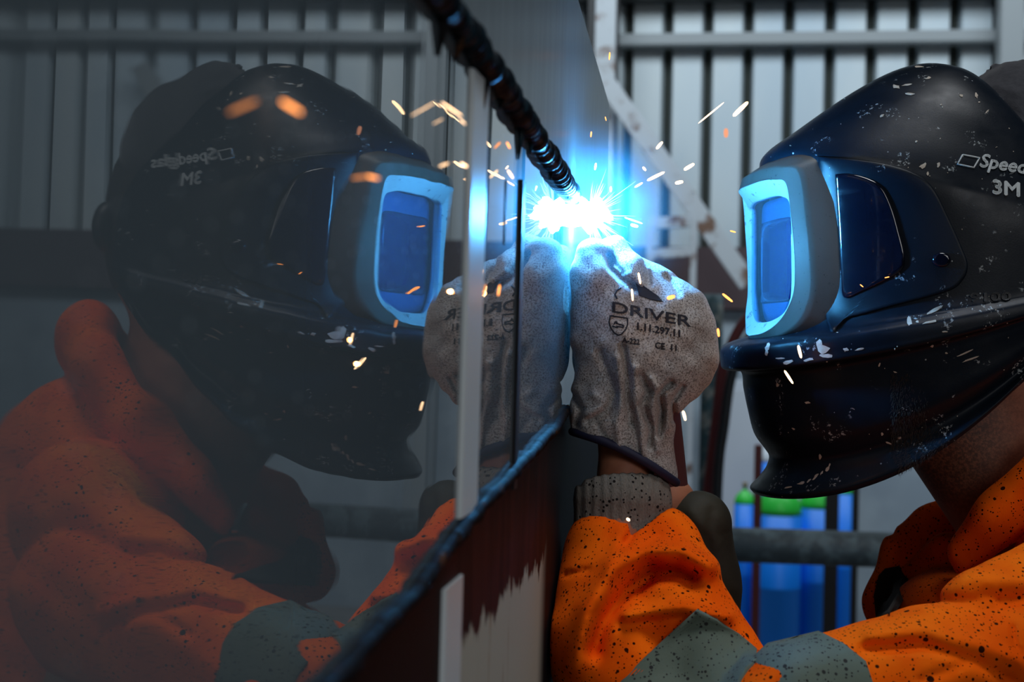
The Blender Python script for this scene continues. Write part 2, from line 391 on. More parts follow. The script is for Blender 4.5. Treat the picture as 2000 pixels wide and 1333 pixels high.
midp = plate('mirror_plate', [(-.6, zl(0))] + LOL + [(YF, LOL[-1][1]), (YF, UPL[-1][1])] + UPL[::-1] + [(-.6, zu(0))], mirror, 'glossy black-coated steel plate between the two weld seams, mirroring the welder')
e0 = Q(1190, 205); e1 = Q(1128, -5); sl = (e1.z-e0.z)/(e1.y-e0.y)
upp = plate('upper_plate', [(-.6, zu(0))] + UPL + [(YF, UPL[-1][1]), (e0.y, e0.z), (e1.y, e1.z), (e1.y-.25, e1.z+.9), (-.6, e1.z+.9)], dull, 'dull dark grey steel plate above the upper weld seam, with a slanting far edge')
lop = plate('lower_plate', [(-.6, 0), (YF, 0), (YF, LOL[-1][1])] + LOL[::-1] + [(-.6, zl(0))], lowp, 'cream primed plate with dark maroon paint drips, below the lower seam')
# stiffener behind that carries the plates
tag(box('backing_frame', (-.42, -.6, 0), (-.32, YF-.05, 1.55), black_st), 'dark steel frame standing on the floor behind the plates', 'frame')
for yy in (.2, .85): box('bracket', (-.33, yy, 1.3), (-.012, yy+.04, 1.36), black_st, bpy.data.objects['backing_frame'])
stripm = mat('polished_bright_edge', (.62, .68, .70), .35); jointm = mat('black_joint_sealant', (.004, .007, .009), .5)
ys = Q(922, 600).y
def vstrip(y0, y1, z0, z1, off, mt, name, parent):
    vs = []; 
    for z in (z0, z1):
        for y, of in ((y0, .0), (y0+.002, off), (y1-.002, off), (y1, .0)): vs.append(plate_pt(y, z, of))
    fs = [(0, 1, 5, 4), (1, 2, 6, 5), (2, 3, 7, 6), (3, 0, 4, 7), (0, 1, 2, 3), (4, 5, 6, 7)]
    return pydata(name, vs, fs, mt, parent, False)
vstrip(Q(905, 600).y, Q(938, 600).y, ZL+.003, zu(Q(920, 600).y)-.008, .0016, stripm, 'edge_strip', midp)
vstrip(Q(1008, 600).y, Q(1016, 600).y, ZL, ZU-.004, .0015, jointm, 'joint_line', midp)
vstrip(Q(985, 400).y, Q(988, 400).y, Q(988, 480).z, ZU-.01, .0006, jointm, 'joint_line', midp)
vstrip(Q(862, 1200).y, Q(897, 1200).y, 1.2, ZL-.022, .0016, stripm, 'edge_strip', lop)
# weld beads: overlapping ripples along the seam
weldm = mat('heat_blued_weld', (.012, .022, .032), .45, 0, .16); n = N(weldm)
n.base(n.mix(n.ramp(n.noise(120, 4), .45, .65), (.003, .006, .010), (.010, .030, .045)))
rustw = mat('scorched_rusty_weld', (.02, .012, .008), .75, 0, .15); n = N(rustw)
n.base(n.mix(n.ramp(n.noise(60, 5, .7), .58, .68), (.004, .004, .005), (.09, .035, .010)))
def bead(name, y0, y1, zf, r, mt, label, step=.0065):
    pts = []; rad = []; y = y0
    while y < y1:
        ph = ((y-y0) % step)/step; k = math.floor((y-y0)/step); rr = random.Random(k).uniform(.8, 1.18)*random.uniform(.93, 1.07)
        pts.append(plate_pt(y, zf(y)+.0006*math.sin(y*60)+.0004*math.sin(y*211), .0015)); rad.append(r*rr*(.72+.42*ph**.6)); y += step/7
    rad[0] = rad[-1] = r*.3
    return tag(tube(name, pts, rad, mt, seg=18), label, 'weld seam')
s1 = bead('weld_seam', -.1, ARC.y-.004, zu, .0058, weldm, 'thick rippled blue-black weld seam running from the upper left down to the arc')
s2 = bead('weld_seam', -.1, Q(1106, 798).y, zl, .0030, rustw, 'scorched rusty weld seam between mirror plate and cream plate, low on the left')
# runs hanging from the upper seam
for i, (px, py, ln, wd, mt_) in enumerate(((858, 25, .020, .0030, rustw), (890, 60, .014, .0032, rustw), (941, 150, .024, .0028, rustw), (945, 150, .013, .0032, rustw), (975, 180, .010, .0024, rustw), (1075, 300, .010, .0018, weldm), (1035, 235, .012, .002, weldm), (1014, 235, .022, .002, weldm), (1108, 370, .006, .003, weldm))):
    q = Q(px, py); y = q.y
    tube('scorch_run', [plate_pt(y, zu(y)-.002, .001), plate_pt(y+.001, zu(y)-ln*.5, .001), plate_pt(y-.001, zu(y)-ln, .0006)], [wd, wd*.7, wd*.2], mt_, s1, 8)

# ================================================================== WELDING ARC
arcm = emis('arc_plasma', (.08, .46, 1.0), 1150)
arc = empty('welding_arc', ARC, 'blinding blue-white welding arc at the end of the seam', 'welding arc')
bm = bmesh.new(); bmesh.ops.create_icosphere(bm, subdivisions=4, radius=1)
for v in bm.verts:
    r_ = .0105*(1+.22*math.sin(v.co.x*9+v.co.z*5)+.16*math.sin(v.co.z*17+v.co.y*7)); v.co = Vector((v.co.x*1.25, v.co.y*1.0, v.co.z*.95))*r_
for v in bm.verts: v.co = ARC + v.co
bmo('arc_core', bm, arcm, arc, True)
bm = bmesh.new(); rn = random.Random(3)
for i in range(90):
    th = rn.uniform(0, 2*math.pi); ph = rn.gauss(0, .45); dv = Vector((abs(math.cos(th))*math.cos(ph)+.02, math.sin(ph)*.8, math.sin(th)))
    dv.normalize(); L = rn.uniform(.016, .026) if rn.random() < .85 else rn.uniform(.026, .042); a = ARC+dv*.007; b = ARC+dv*L; dv.x *= 1
    vs_, fs_ = tube_data([a, a.lerp(b, .6), b], [.0004, .00022, .00004], 5); bv = [bm.verts.new(v) for v in vs_]
    for f in fs_: bm.faces.new([bv[j] for j in f])
o = bmo('arc_flare_rays', bm, emis('flare_ray_glow', (.40, .8, 1.0), 3), arc); o['kind'] = 'stuff'  # spatter and flare rays of the arc, built as glowing needles
bm = bmesh.new(); bmesh.ops.create_icosphere(bm, subdivisions=4, radius=.085, matrix=Matrix.Translation(ARC))
vm = bpy.data.materials.new('fume_with_arc_glow'); vm.use_nodes = True; tt = vm.node_tree; tt.nodes.clear()
pv = tt.nodes.new('ShaderNodeVolumePrincipled'); om = tt.nodes.new('ShaderNodeOutputMaterial'); tt.links.new(pv.outputs[0], om.inputs['Volume'])
tc = tt.nodes.new('ShaderNodeTexCoord'); sb = tt.nodes.new('ShaderNodeVectorMath'); sb.operation = 'DISTANCE'; sb.inputs[1].default_value = ARC
tt.links.new(tc.outputs['Object'], sb.inputs[0])
def mr(src, a, b, va, vb, kind='SMOOTHSTEP'):
    q = tt.nodes.new('ShaderNodeMapRange'); q.interpolation_type = kind; tt.links.new(src, q.inputs[0])
    for i, v in enumerate((a, b, va, vb)): q.inputs[i+1].default_value = v
    return q.outputs[0]
def mm(op, a, b):
    q = tt.nodes.new('ShaderNodeMath'); q.operation = op
    for i, v in enumerate((a, b)):
        if isinstance(v, (int, float)): q.inputs[i].default_value = v
        else: tt.links.new(v, q.inputs[i])
    return q.outputs[0]
edge = mr(sb.outputs['Value'], .02, .084, 1, 0); e3 = mm('POWER', edge, 3.0)
nz = tt.nodes.new('ShaderNodeTexNoise'); nz.inputs['Scale'].default_value = 45; nz.inputs['Detail'].default_value = 3; tt.links.new(tc.outputs['Object'], nz.inputs['Vector'])
nf = mr(nz.outputs['Fac'], .3, .7, .45, 1.5)
tt.links.new(mm('MULTIPLY', edge, .35), pv.inputs['Density']); pv.inputs['Color'].default_value = (.6, .8, 1, 1)
pv.inputs['Emission Color'].default_value = (.02, .35, 1.0, 1)
tt.links.new(mm('MULTIPLY', mm('MULTIPLY', e3, 42.0), nf), pv.inputs['Emission Strength'])  # arc's halo of light put into the fume as volume emission
bmo('fume_and_glow_halo', bm, vm, arc, True)

# ================================================================== CLOTH, SKIN AND SHELL MATERIALS
orange = mat('orange_work_cotton', (.85, .13, .005), .9, spec=.05); n = N(orange)
oc = n.mix(n.ramp(n.noise(22, 4), .35, .7), (.82, .088, .001), (.95, .145, .003))
sp = n.math('MAXIMUM', n.specks(330, .42, .33), n.specks(120, .27, .20)); sp = n.math('MAXIMUM', sp, n.specks(620, .45, .28))
n.base(n.mix(sp, oc, (.035, .006, .002)))
wv = n.new('ShaderNodeTexWave'); wv.inputs['Scale'].default_value = 420; wv.inputs['Distortion'].default_value = .6; n.lk(n.co(), wv.inputs['Vector'])
n.bump(n.math('ADD', wv.outputs['Fac'], n.math('MULTIPLY', n.noise(60, 4), 6)), .22, .0006)
greenp = mat('grey_green_patch_cloth', (.10, .13, .11), .8); n = N(greenp)
sp = n.math('MAXIMUM', n.specks(300, .42, .36), n.specks(560, .45, .4))
n.base(n.mix(sp, n.mix(n.noise(30, 4), (.075, .105, .080), (.12, .15, .115)), (.008, .009, .008))); n.bump(n.noise(500, 2), .2, .0005)
suede = mat('pale_suede', (.42, .38, .34), .92, spec=.15, Sheen_Weight=.2); n = N(suede)
sd = n.mix(n.ramp(n.noise(35, 5, .6), .35, .7), (.36, .345, .335), (.55, .53, .515))
sd = n.mix(n.ramp(n.noise(900, 3, .7), .45, .62), sd, (.14, .12, .11)); sp = n.math('MAXIMUM', n.specks(500, .28, .18), n.specks(230, .14, .14))
n.base(n.mix(sp, sd, (.03, .025, .025))); n.bump(n.math('ADD', n.noise(1300, 2), n.math('MULTIPLY', n.noise(160, 4), 2)), .35, .0006)
knit = mat('grey_knit', (.17, .155, .14), .95, spec=.1); n = N(knit)
n.base(n.mix(n.specks(420, .5, .5), n.mix(n.noise((900, 900, 120), 3, .7), (.10, .09, .08), (.26, .24, .21)), (.015, .013, .013)))
n.bump(n.noise((1100, 1100, 500), 2), .6, .001)
navy = mat('navy_binding', (.006, .008, .035), .7)
olive = mat('dark_olive_leather', (.022, .020, .010), .75); n = N(olive); n.base(n.mix(n.noise(30, 5), (.010, .010, .006), (.035, .030, .014))); n.bump(n.noise(200, 4), .3, .001)
skin = mat('tanned_skin', (.42, .17, .09), .62, Subsurface_Weight=.15, Subsurface_Radius=(.01, .004, .002), Subsurface_Scale=.5); n = N(skin)
dv_ = n.new('ShaderNodeVectorMath', operation='DISTANCE'); n.lk(n.co(), dv_.inputs[0]); dv_.inputs[1].default_value = P(1775, 850, 1.06)
bf = n.math('MULTIPLY', n.ramp(dv_.outputs['Value'], .055, .12, .90, 0), n.ramp(n.noise(420, 4, .7), .35, .6, .6, 1))
n.base(n.mix(bf, n.mix(n.ramp(n.noise(40, 5), .35, .7), (.30, .10, .05), (.42, .17, .09)), (.018, .010, .007))); n.bump(n.noise(700, 3), .25, .0005)
beard = mat('dark_stubble', (.02, .01, .006), .7)
shell = mat('black_helmet_plastic', (.006, .010, .016), .30, spec=.17); n = N(shell)
scr = n.math('MULTIPLY', n.ramp(n.noise(55, 2), .60, .66), n.ramp(n.noise(330, 3, .7), .57, .62))
n.base(n.mix(n.math('MAXIMUM', scr, n.specks(250, .17, .10)), n.mix(n.noise(8, 3), (.003, .005, .009), (.005, .010, .018)), (.30, .33, .34)))
n.lk(n.ramp(n.noise(30, 5, .6), .3, .7, .30, .46), n.b.inputs['Roughness']); n.bump(n.noise(900, 2), .08, .0005)
housing = mat('grey_visor_plastic', (.055, .055, .055), .5); n = N(housing)
n.base(n.mix(n.math('MAXIMUM', n.specks(420, .2, .12), n.ramp(n.noise(260, 3, .7), .66, .7)), n.mix(n.noise(18, 4), (.055, .045, .038), (.095, .082, .072)), (.02, .02, .02))); n.bump(n.noise(900, 2), .12, .0005)
bezel = mat('scuffed_pale_bezel', (.35, .38, .40), .5); n = N(bezel)
n.base(n.mix(n.math('MAXIMUM', n.specks(420, .25, .2), n.ramp(n.noise(140, 4, .7), .6, .68)), (.45, .50, .52), (.14, .15, .16)))
gloss = mat('glossy_side_window', (.003, .004, .010), .07, spec=.6); n = N(gloss)
n.lk(n.ramp(n.noise((20, 20, 140), 4, .7), .45, .75, .05, .22), n.b.inputs['Roughness'])
capm = mat('charcoal_jersey', (.035, .036, .042), .95, spec=.1, Sheen_Weight=.2); n = N(capm); n.base(n.mix(n.noise(300, 4), (.02, .021, .026), (.055, .056, .065))); n.bump(n.noise(900, 2), .4, .0006)
silver = mat('silver_print', (.50, .54, .55), .5); dkprint = mat('dark_print', (.012, .012, .022), .8)
chipm = mat('chipped_cream_paint', (.55, .47, .38), .7); n = N(chipm); n.base(n.mix(n.noise(200, 4), (.30, .24, .18), (.62, .56, .48)))

# ================================================================== PERSON
man = empty('person', (0.72, 1.12, 0), 'person in orange work jacket, black welding helmet and pale gloves leaning towards the steel plate', 'person')

# ---- helmet frame: median plane of the head, turned a little towards the viewer
HA = P(1450, 600, 1.085); HB = P(2120, 600, 1.118); HR = (HB-HA).normalized(); HN = HR.cross(up).normalized()
if HN.dot(fwd) > 0: HN = -HN                                     # towards the viewer
def Hp(px, py, wmm):
    v = fwd + rt*((px-1000)/FPX) + up*((666.5-py)/FPX); o_ = HA + HN*(wmm*.001); t_ = (o_-CAM).dot(HN)/v.dot(HN); return CAM+v*t_
def refl(p): return p - HN*(2*(p-HA).dot(HN))
rows = [((1866, 146), (1990, 262), 48, 0), ((1842, 134), (2030, 288), 62, 0), ((1790, 129), (2066, 318), 76, -6), ((1740, 141), (2088, 345), 88, -8), ((1680, 172), (2102, 370), 97, -8),
 ((1620, 211), (2110, 395), 103, -6), ((1560, 254), (2116, 415), 108, -4), ((1508, 292), (2120, 435), 111, 0), ((1500, 322), (2123, 450), 112, 0), ((1526, 395), (2126, 475), 113, 0),
 ((1532, 500), (2128, 505), 113, 0), ((1528, 600), (2130, 535), 113, 0), ((1500, 648), (2131, 548), 113, 4), ((1446, 668), (2131, 554), 114, 6), ((1423, 680), (2132, 562), 117, 10),
 ((1420, 708), (2132, 570), 118, 14), ((1426, 724), (2132, 575), 117, 16), ((1458, 728), (2130, 578), 112, 18), ((1462, 760), (2128, 583), 111, 26), ((1470, 800), (2126, 588), 110, 36),
 ((1483, 850), (2123, 594), 109, 48), ((1503, 880), (2121, 598), 104, 54), ((1512, 897), (2119, 601), 100, 58), ((1506, 920), (2117, 604), 101, 64), ((1490, 942), (2114, 607), 104, 70), ((1475, 958), (2111, 610), 106, 76), ((1480, 967), (2108, 613), 105, 80)]
ex_ = [2.3]*6+[2.35, 2.4, 2.55, 2.65, 2.7, 2.65, 2.6, 2.6, 2.6, 2.5, 2.5, 2.4]+[2.3]*9
R_ = catmull([np.array([*a, *b, w_, bw, e_]) for (a, b, w_, bw), e_ in zip(rows, ex_)], 5); NS = 44; half = []
for ri, r in enumerate(R_):
    row = []; F3 = Hp(r[0], r[1], 0); R3 = Hp(r[2], r[3], r[4]) - HN*(r[4]*.001); e = 2/r[6]
    for k in range(NS+1):
        th = (k/NS)*math.pi/2; aa = 1-max(math.cos(th), 0)**e; ww = math.sin(th)**e
        row.append(F3 + (R3-F3)*aa - up*(r[5]*.00038*4*aa*(1-aa)) + HN*(r[4]*.001*ww))
    half.append(row)
vs = []; fs = []; WN = 2*NS+1
for row in half: vs += [refl(p) for p in row[:0:-1]] + row
for i in range(len(half)-1):
    for k in range(WN-1): fs.append((i*WN+k, i*WN+k+1, (i+1)*WN+k+1, (i+1)*WN+k))
helmet = pydata('welding_helmet', vs, fs, shell, man); helmet['label'] = 'scuffed black welding helmet shell'
so = helmet.modifiers.new('thick', 'SOLIDIFY'); so.thickness = .003; so.offset = -1
hb = bvh_of(helmet)
# ---- visor housing
VO = Hp(1537, 500, 52)
def Lp(a, v, w): return VO + HR*(a*.001) + up*(v*.001) + HN*((w-52)*.001)
L0 = [(2, 75, 0), (6, 75, 34), (14, 73, 54), (26, 64, 64), (31, 28, 69), (33, 0, 71), (36, -28, 70), (30, -50, 63), (15, -61, 47), (4, -64, 26), (0, -64, 0)]
L1 = [(-11, 66, 0), (-9, 66, 30), (-4, 65, 50), (6, 60, 62), (10, 26, 66), (12, 0, 68), (13, -26, 67), (8, -46, 60), (0, -56, 46), (-6, -60, 22), (-11, -61, 0)]
L2 = [(-13, 57, 0), (-12, 57, 28), (-8, 56, 46), (-2, 52, 56), (1, 26, 59), (3, 0, 60), (3, -24, 59), (0, -38, 54), (-4, -49, 41), (-9, -56, 22), (-13, -58, 0)]
L3 = [(-3, 46, 0), (-2, 46, 26), (0, 44, 42), (3, 39, 48), (4, 20, 50), (4, 0, 50), (4, -20, 50), (4, -33, 46), (2, -42, 36), (-2, -47, 20), (-3, -48, 0)]
def loop3(L, n=8): return [Lp(*q) for q in catmull(L, n)]
def ringloft(name, loops, mt, parent, th=None):
    vs = []; fs = []; half_n = len(loops[0])
    for lp in loops: vs += lp + [refl(p) for p in lp[-2:0:-1]]
    k = len(loops[0])*2-2
    for i in range(len(loops)-1):
        for j in range(k): fs.append((i*k+j, i*k+(j+1) % k, (i+1)*k+(j+1) % k, (i+1)*k+j))
    o = pydata(name, vs, fs, mt, parent)
    if th: s_ = o.modifiers.new('t', 'SOLIDIFY'); s_.thickness = th; s_.offset = -1
    return o
l0, l1, l2, l3 = loop3(L0), loop3(L1), loop3(L2), loop3(L3)
l0b = [p + HR*.022 for p in l0]; l12 = [a.lerp(b, .12)*1 for a, b in zip(l1, l2)]; l2a = [a.lerp(b, .93) for a, b in zip(l1, l2)]
ringloft('visor_frame', [l0b, l0, [a.lerp(b, .45)+HN*0 for a, b in zip(l0, l1)], [a.lerp(b, .8) for a, b in zip(l0, l1)], l1, l12, l2a, l2], housing, helmet, .0015)
ringloft('visor_bezel', [l2a, l2, [a.lerp(b, .06) for a, b in zip(l2, l3)], [a.lerp(b, .94) for a, b in zip(l2, l3)], l3, [p+HR*.004 for p in l3]], bezel, helmet, .001)
# glass
gl = bpy.data.materials.new('dusty_cover_glass'); gl.use_nodes = True; n = N(gl); n.b.inputs['Base Color'].default_value = (.10, .25, .42, 1); n.b.inputs['Roughness'].default_value = .12
tr = n.new('ShaderNodeBsdfTransparent'); mx = n.new('ShaderNodeMixShader'); out = n.t.nodes['Material Output']; df = n.new('ShaderNodeBsdfDiffuse'); df.inputs[0].default_value = (.35, .48, .6, 1)
gz = n.new('ShaderNodeBsdfGlossy'); gz.inputs['Roughness'].default_value = .08; m2 = n.new('ShaderNodeMixShader')
dustf = n.ramp(n.noise(1900, 3, .7), .42, .75, .05, .34); n.lk(dustf, mx.inputs[0]); tr.inputs[0].default_value = (.5, .75, 1, 1)
n.lk(tr.outputs[0], mx.inputs[1]); n.lk(df.outputs[0], mx.inputs[2]); m2.inputs[0].default_value = .10; n.lk(mx.outputs[0], m2.inputs[1]); n.lk(gz.outputs[0], m2.inputs[2]); n.lk(m2.outputs[0], out.inputs[0])
def fill(L, name, mt, parent, a0, bulge, rings=8, th=.0015):
    c_ = [(v, w) for a, v, w in catmull(L, 8)]; full = c_ + [(v, -w) for v, w in c_[-2:0:-1]]; k = len(full); cv = sum(q[0] for q in full)/k
    A = lambda w: a0 - bulge*(1-(w/52)**2)
    vs = [Lp(A(0), cv, 0)]; fs = []
    for r in range(1, rings+1): vs += [Lp(A(w*r/rings), cv+(v-cv)*r/rings, w*r/rings) for v, w in full]
    for j in range(k): fs.append((0, 1+j, 1+(j+1) % k))
    for r in range(rings-1):
        for j in range(k): fs.append((1+r*k+j, 1+r*k+(j+1) % k, 1+(r+1)*k+(j+1) % k, 1+(r+1)*k+j))
    o = pydata(name, vs, fs, mt, parent)
    if th: s_ = o.modifiers.new('t', 'SOLIDIFY'); s_.thickness = th; s_.offset = 0
    return o
fill(L3, 'cover_glass', gl, helmet, 4.0, 6, th=0)
lensb = mat('inner_lens_holder', (.06, .16, .28), .35); lensd = mat('violet_filter_lens', (.02, .012, .07), .08)
fill(L3, 'lens_holder', lensb, helmet, 13, 6)
L4 = [(0, 30, 0), (0, 30, 28), (0, 29, 38), (0, 24, 42), (0, 12, 43), (0, 0, 43), (0, -14, 43), (0, -26, 41), (0, -31, 36), (0, -32, 20), (0, -32, 0)]
fill(L4, 'filter_lens', lensd, helmet, 10.5, 6, 4)

# ---- raised panels, letters and paint marks that follow a surface
def panel(name, outline, bvh, hgt, mt, parent, sub=5, step=9, bevw=7, smooth_o=True):
    pts = [tuple(p) for p in catmull(outline+[outline[0]], 5)[:-1]] if smooth_o else outline
    cx = sum(p[0] for p in pts)/len(pts); cy = sum(p[1] for p in pts)/len(pts); k = len(pts); R = max(4, int(max(math.hypot(p[0]-cx, p[1]-cy) for p in pts)/step)); vs = []; fs = []
    radii = [0] + [i/R for i in range(1, R)]; mr_ = max(math.hypot(p[0]-cx, p[1]-cy) for p in pts)
    radii = [i/R*(1-bevw/mr_) for i in range(R+1)] + [1-.3*bevw/mr_, 1.0, 1.0]
    hs = [hgt]*(R+1) + [hgt*.8, hgt*.25, -.002]
    def at(x_, y_, h_):
        p_, n_ = cast(bvh, x_, y_)
        return None if p_ is None else p_ + n_*h_
    prev = None
    for ri, (r, h_) in enumerate(zip(radii, hs)):
        if ri == 0: vs.append(at(cx, cy, h_)); continue
        for p in pts:
            q = at(cx+(p[0]-cx)*r, cy+(p[1]-cy)*r, h_); vs.append(q if q is not None else vs[-1])
    vs[0] = vs[0] or vs[1]
    for j in range(k): fs.append((0, 1+j, 1+(j+1) % k))
    for r in range(len(radii)-2):
        for j in range(k): fs.append((1+r*k+j, 1+r*k+(j+1) % k, 1+(r+1)*k+(j+1) % k, 1+(r+1)*k+j))
    return pydata(name, vs, fs, mt, parent)
sidep = panel('side_panel', [(1598, 306), (1700, 316), (1770, 333), (1818, 362), (1852, 425), (1880, 488), (1890, 520), (1880, 548), (1850, 570), (1750, 597), (1660, 622), (1615, 628)], hb, .0022, shell, helmet)
sb2 = bvh_of(sidep)
sw = panel('side_window', [(1634, 338), (1662, 338), (1700, 349), (1726, 368), (1745, 410), (1759, 460), (1768, 500), (1764, 526), (1738, 546), (1690, 570), (1652, 584), (1646, 540), (1640, 440)], hb, .0038, gloss, helmet)
panel('pivot_button', [(1838+19*math.cos(a), 508+15*math.sin(a)) for a in [i*math.pi/5 for i in range(10)]], hb, .0042, gloss, helmet, step=5, bevw=5)
def text_mesh(s, size, xs=1.0, bold=0.0, shear=0.0):
    c = bpy.data.curves.new('lettering', 'FONT'); c.body = s; c.size = size; c.shear = shear; c.resolution_u = 3
    o = bpy.data.objects.new('tmp_text', c); COL.objects.link(o); bpy.context.view_layer.update()
    me = bpy.data.meshes.new_from_object(o.evaluated_get(bpy.context.evaluated_depsgraph_get())); bpy.data.objects.remove(o); bpy.data.curves.remove(c)
    bm = bmesh.new(); bm.from_mesh(me); bpy.data.meshes.remove(me)
    bmesh.ops.remove_doubles(bm, verts=bm.verts, dist=1e-5)
    bmesh.ops.triangulate(bm, faces=bm.faces)
    bmesh.ops.subdivide_edges(bm, edges=bm.edges[:], cuts=2, use_grid_fill=True); bmesh.ops.triangulate(bm, faces=bm.faces)
    vs = [(v.co.x*xs, v.co.y) for v in bm.verts]; fs = [tuple(v.index for v in f.verts) for f in bm.faces]; bm.free()
    if bold:
        k = len(vs); v0 = list(vs); f0 = list(fs)
        for dx, dy in ((-bold, 0), (bold, 0), (0, bold), (0, -bold)):
            b_ = len(vs); vs += [(x+dx, y+dy) for x, y in v0]; fs += [tuple(i+b_ for i in f) for f in f0]
    return vs, fs
def lettering(s, px, py, size, bvh, mt, parent, ang=0, xs=1.0, bold=0, shear=0, lift=.0006, name='lettering', vshear=0):
    v2, fs = text_mesh(s, size, xs, bold, shear); vs = []; ca, sa = math.cos(ang), math.sin(ang); last = None
    for x_, y_ in v2:
        X, Y = x_*ca + y_*sa*0, -(y_) + x_*math.tan(ang)
        X = x_ - y_*vshear
        p_, n_ = cast(bvh, px+X, py+Y)
        if p_ is None: p_ = last or Vector(); n_ = -fwd
        last = p_; vs.append(p_+n_*lift)
    o = pydata(name, vs, fs, mt, parent, False, False); s_ = o.modifiers.new('t', 'SOLIDIFY'); s_.thickness = lift*.8; s_.offset = 0; return o
def line_on(name, polys, bvh, mt, parent, r=.0005, lift=.0003):
    vs = []; fs = []
    for poly in polys:
        pts = []
        for a, b in zip(poly[:-1], poly[1:]):
            for k in range(4):
                q, n_ = cast(bvh, a[0]+(b[0]-a[0])*k/4, a[1]+(b[1]-a[1])*k/4)
                if q is not None: pts.append(q+n_*lift)
        q, n_ = cast(bvh, *poly[-1])
        if q is not None: pts.append(q+n_*lift)
        if len(pts) < 2: continue
        v_, f_ = tube_data(pts, r, 6); b0 = len(vs); vs += v_; fs += [tuple(i+b0 for i in f) for f in f_]
    return pydata(name, vs, fs, mt, parent)
lettering('Speedglas', 1911, 326, 37, hb, silver, helmet, .155, 1.02, .9, .30)
lettering('3M', 1936, 378, 38, hb, silver, helmet, .12, 1.18, 1.3, 0)
lettering('9100', 1893, 590, 24, hb, black_st, helmet, -.03, 1.7, .6, 0, .0008)
line_on('lens_emblem', [[(1880, 303), (1913, 309), (1902, 328), (1870, 321), (1880, 303)]], hb, silver, helmet, .00065)
# chipped paint flecks, as in the photo
rn = random.Random(8); vs = []; fs = []
def fleck(px, py, a, b, ang):
    k = 9; ring = []; c, nn = cast(hb, px, py)
    if c is None: return
    for i in range(k):
        th = 2*math.pi*i/k; r = rn.uniform(.55, 1.15); x_ = a*r*math.cos(th); y_ = b*r*math.sin(th)
        q, n_ = cast(hb, px+x_*math.cos(ang)-y_*math.sin(ang), py+x_*math.sin(ang)+y_*math.cos(ang))
        if q is None: return
        ring.append(q+n_*.00035)
    b0 = len(vs); vs.append(c+nn*.0005); vs.extend(ring); fs.extend((b0, b0+1+i, b0+1+(i+1) % k) for i in range(k)); fs.append(tuple(b0+1+i for i in range(k)))
for f in [(1750, 170, 9, 4, .1), (1772, 166, 12, 2.5, -.15), (1813, 153, 6, 3, -.4), (1778, 184, 10, 3, 0), (1795, 131, 9, 2, 0), (1723, 227, 5, 2.5, -.6), (1833, 323, 4, 6, .3), (1790, 277, 4, 2, -.6),
          (1803, 324, 9, 5, -.5), (1812, 340, 3, 5, 0), (1782, 352, 8, 2.5, .1), (1878, 188, 5, 3, .5), (1907, 187, 3, 6, -.1), (1912, 200, 2, 2, 0), (1928, 218, 6, 1.5, -.8), (1838, 205, 2, 2, 0), (1772, 405, 4, 2, .8),
          (1848, 434, 9, 2, .1), (1776, 628, 5, 9, -.2), (1792, 629, 3, 3, 0), (1825, 606, 18, 4, -.5), (1815, 630, 16, 3, -.2), (1607, 682, 15, 10, .4), (1600, 672, 6, 9, 0), (1615, 695, 14, 4, .1), (1500, 678, 5, 8, .2), (1498, 690, 4, 5, 0),
          (1652, 683, 7, 4, .2), (1680, 682, 12, 3, -.2), (1540, 708, 10, 5, -.2), (1525, 700, 9, 2, 0), (1580, 703, 12, 3, -.2), (1519, 752, 3, 4, 0), (1578, 787, 6, 2.5, 0), (1718, 712, 2, 5, .3), (1748, 727, 4, 1.5, .3), (1667, 799, 4, 1, .5),
          (1845, 648, 6, 2, 0), (1820, 676, 4, 3, 0), (1885, 690, 22, 2, -.4), (1895, 702, 18, 2, -.35), (1540, 953, 9, 2, -.2), (1565, 945, 9, 3, -.3), (1580, 940, 8, 2, -.7), (1593, 932, 10, 2.5, -.9), (1605, 925, 5, 2, -.9), (1616, 918, 7, 3, -1.1), (1620, 910, 6, 2, -1.2),
          (1723, 848, 3, 4, 0), (1736, 866, 7, 2, .4), (1757, 856, 4, 3, 0), (1602, 892, 3, 7, .1), (1550, 838, 4, 2, .5), (1590, 470, 4, 1.5, 0), (1760, 445, 4, 2, 0), (1848, 690, 3, 2, 0), (1960, 330, 3, 2, 0), (1550, 300, 2, 2, 0)]: fleck(*f)
for i in range(60): fleck(rn.uniform(1500, 1985), rn.uniform(180, 900), rn.uniform(.8, 2.2), rn.uniform(.7, 1.6), rn.uniform(0, 3))
pydata('paint_chips', vs, fs, chipm, helmet, False)['kind'] = 'stuff'
# ---- harness knob at the back of the head
kb = Hp(2175, 480, 30); lathe('harness_knob', [(.012, 0), (.021, .003), (.022, .014), (.018, .018), (.006, .019)], kb, black_st, helmet, 20, HR)

# ---- jersey cap
def cap_fn(X):
    f = ell(X, (1985, 335, -345), (150, 220, 205))
    f = smin(f, ell(X, (2075, 330, -345), (120, 165, 165)), 40)
    f += 7*crease(X, [(1907, 172), (1912, 150), (1930, 138), (1945, 132), (1960, 120), (1990, 118)], 4) - 5*crease(X, [(1920, 172), (1950, 168), (1985, 180)], 9) + 5*crease(X, [(1960, 205), (1985, 225)], 8)
    f += 2.5*np.sin(X[0]*.05+X[1]*.03)*np.sin(X[1]*.045)
    return smax(f, X[1]-(470), 10)
implicit('jersey_cap', cap_fn, (1820, 100, -570), (2270, 480, -110), 5.0, capm, man)

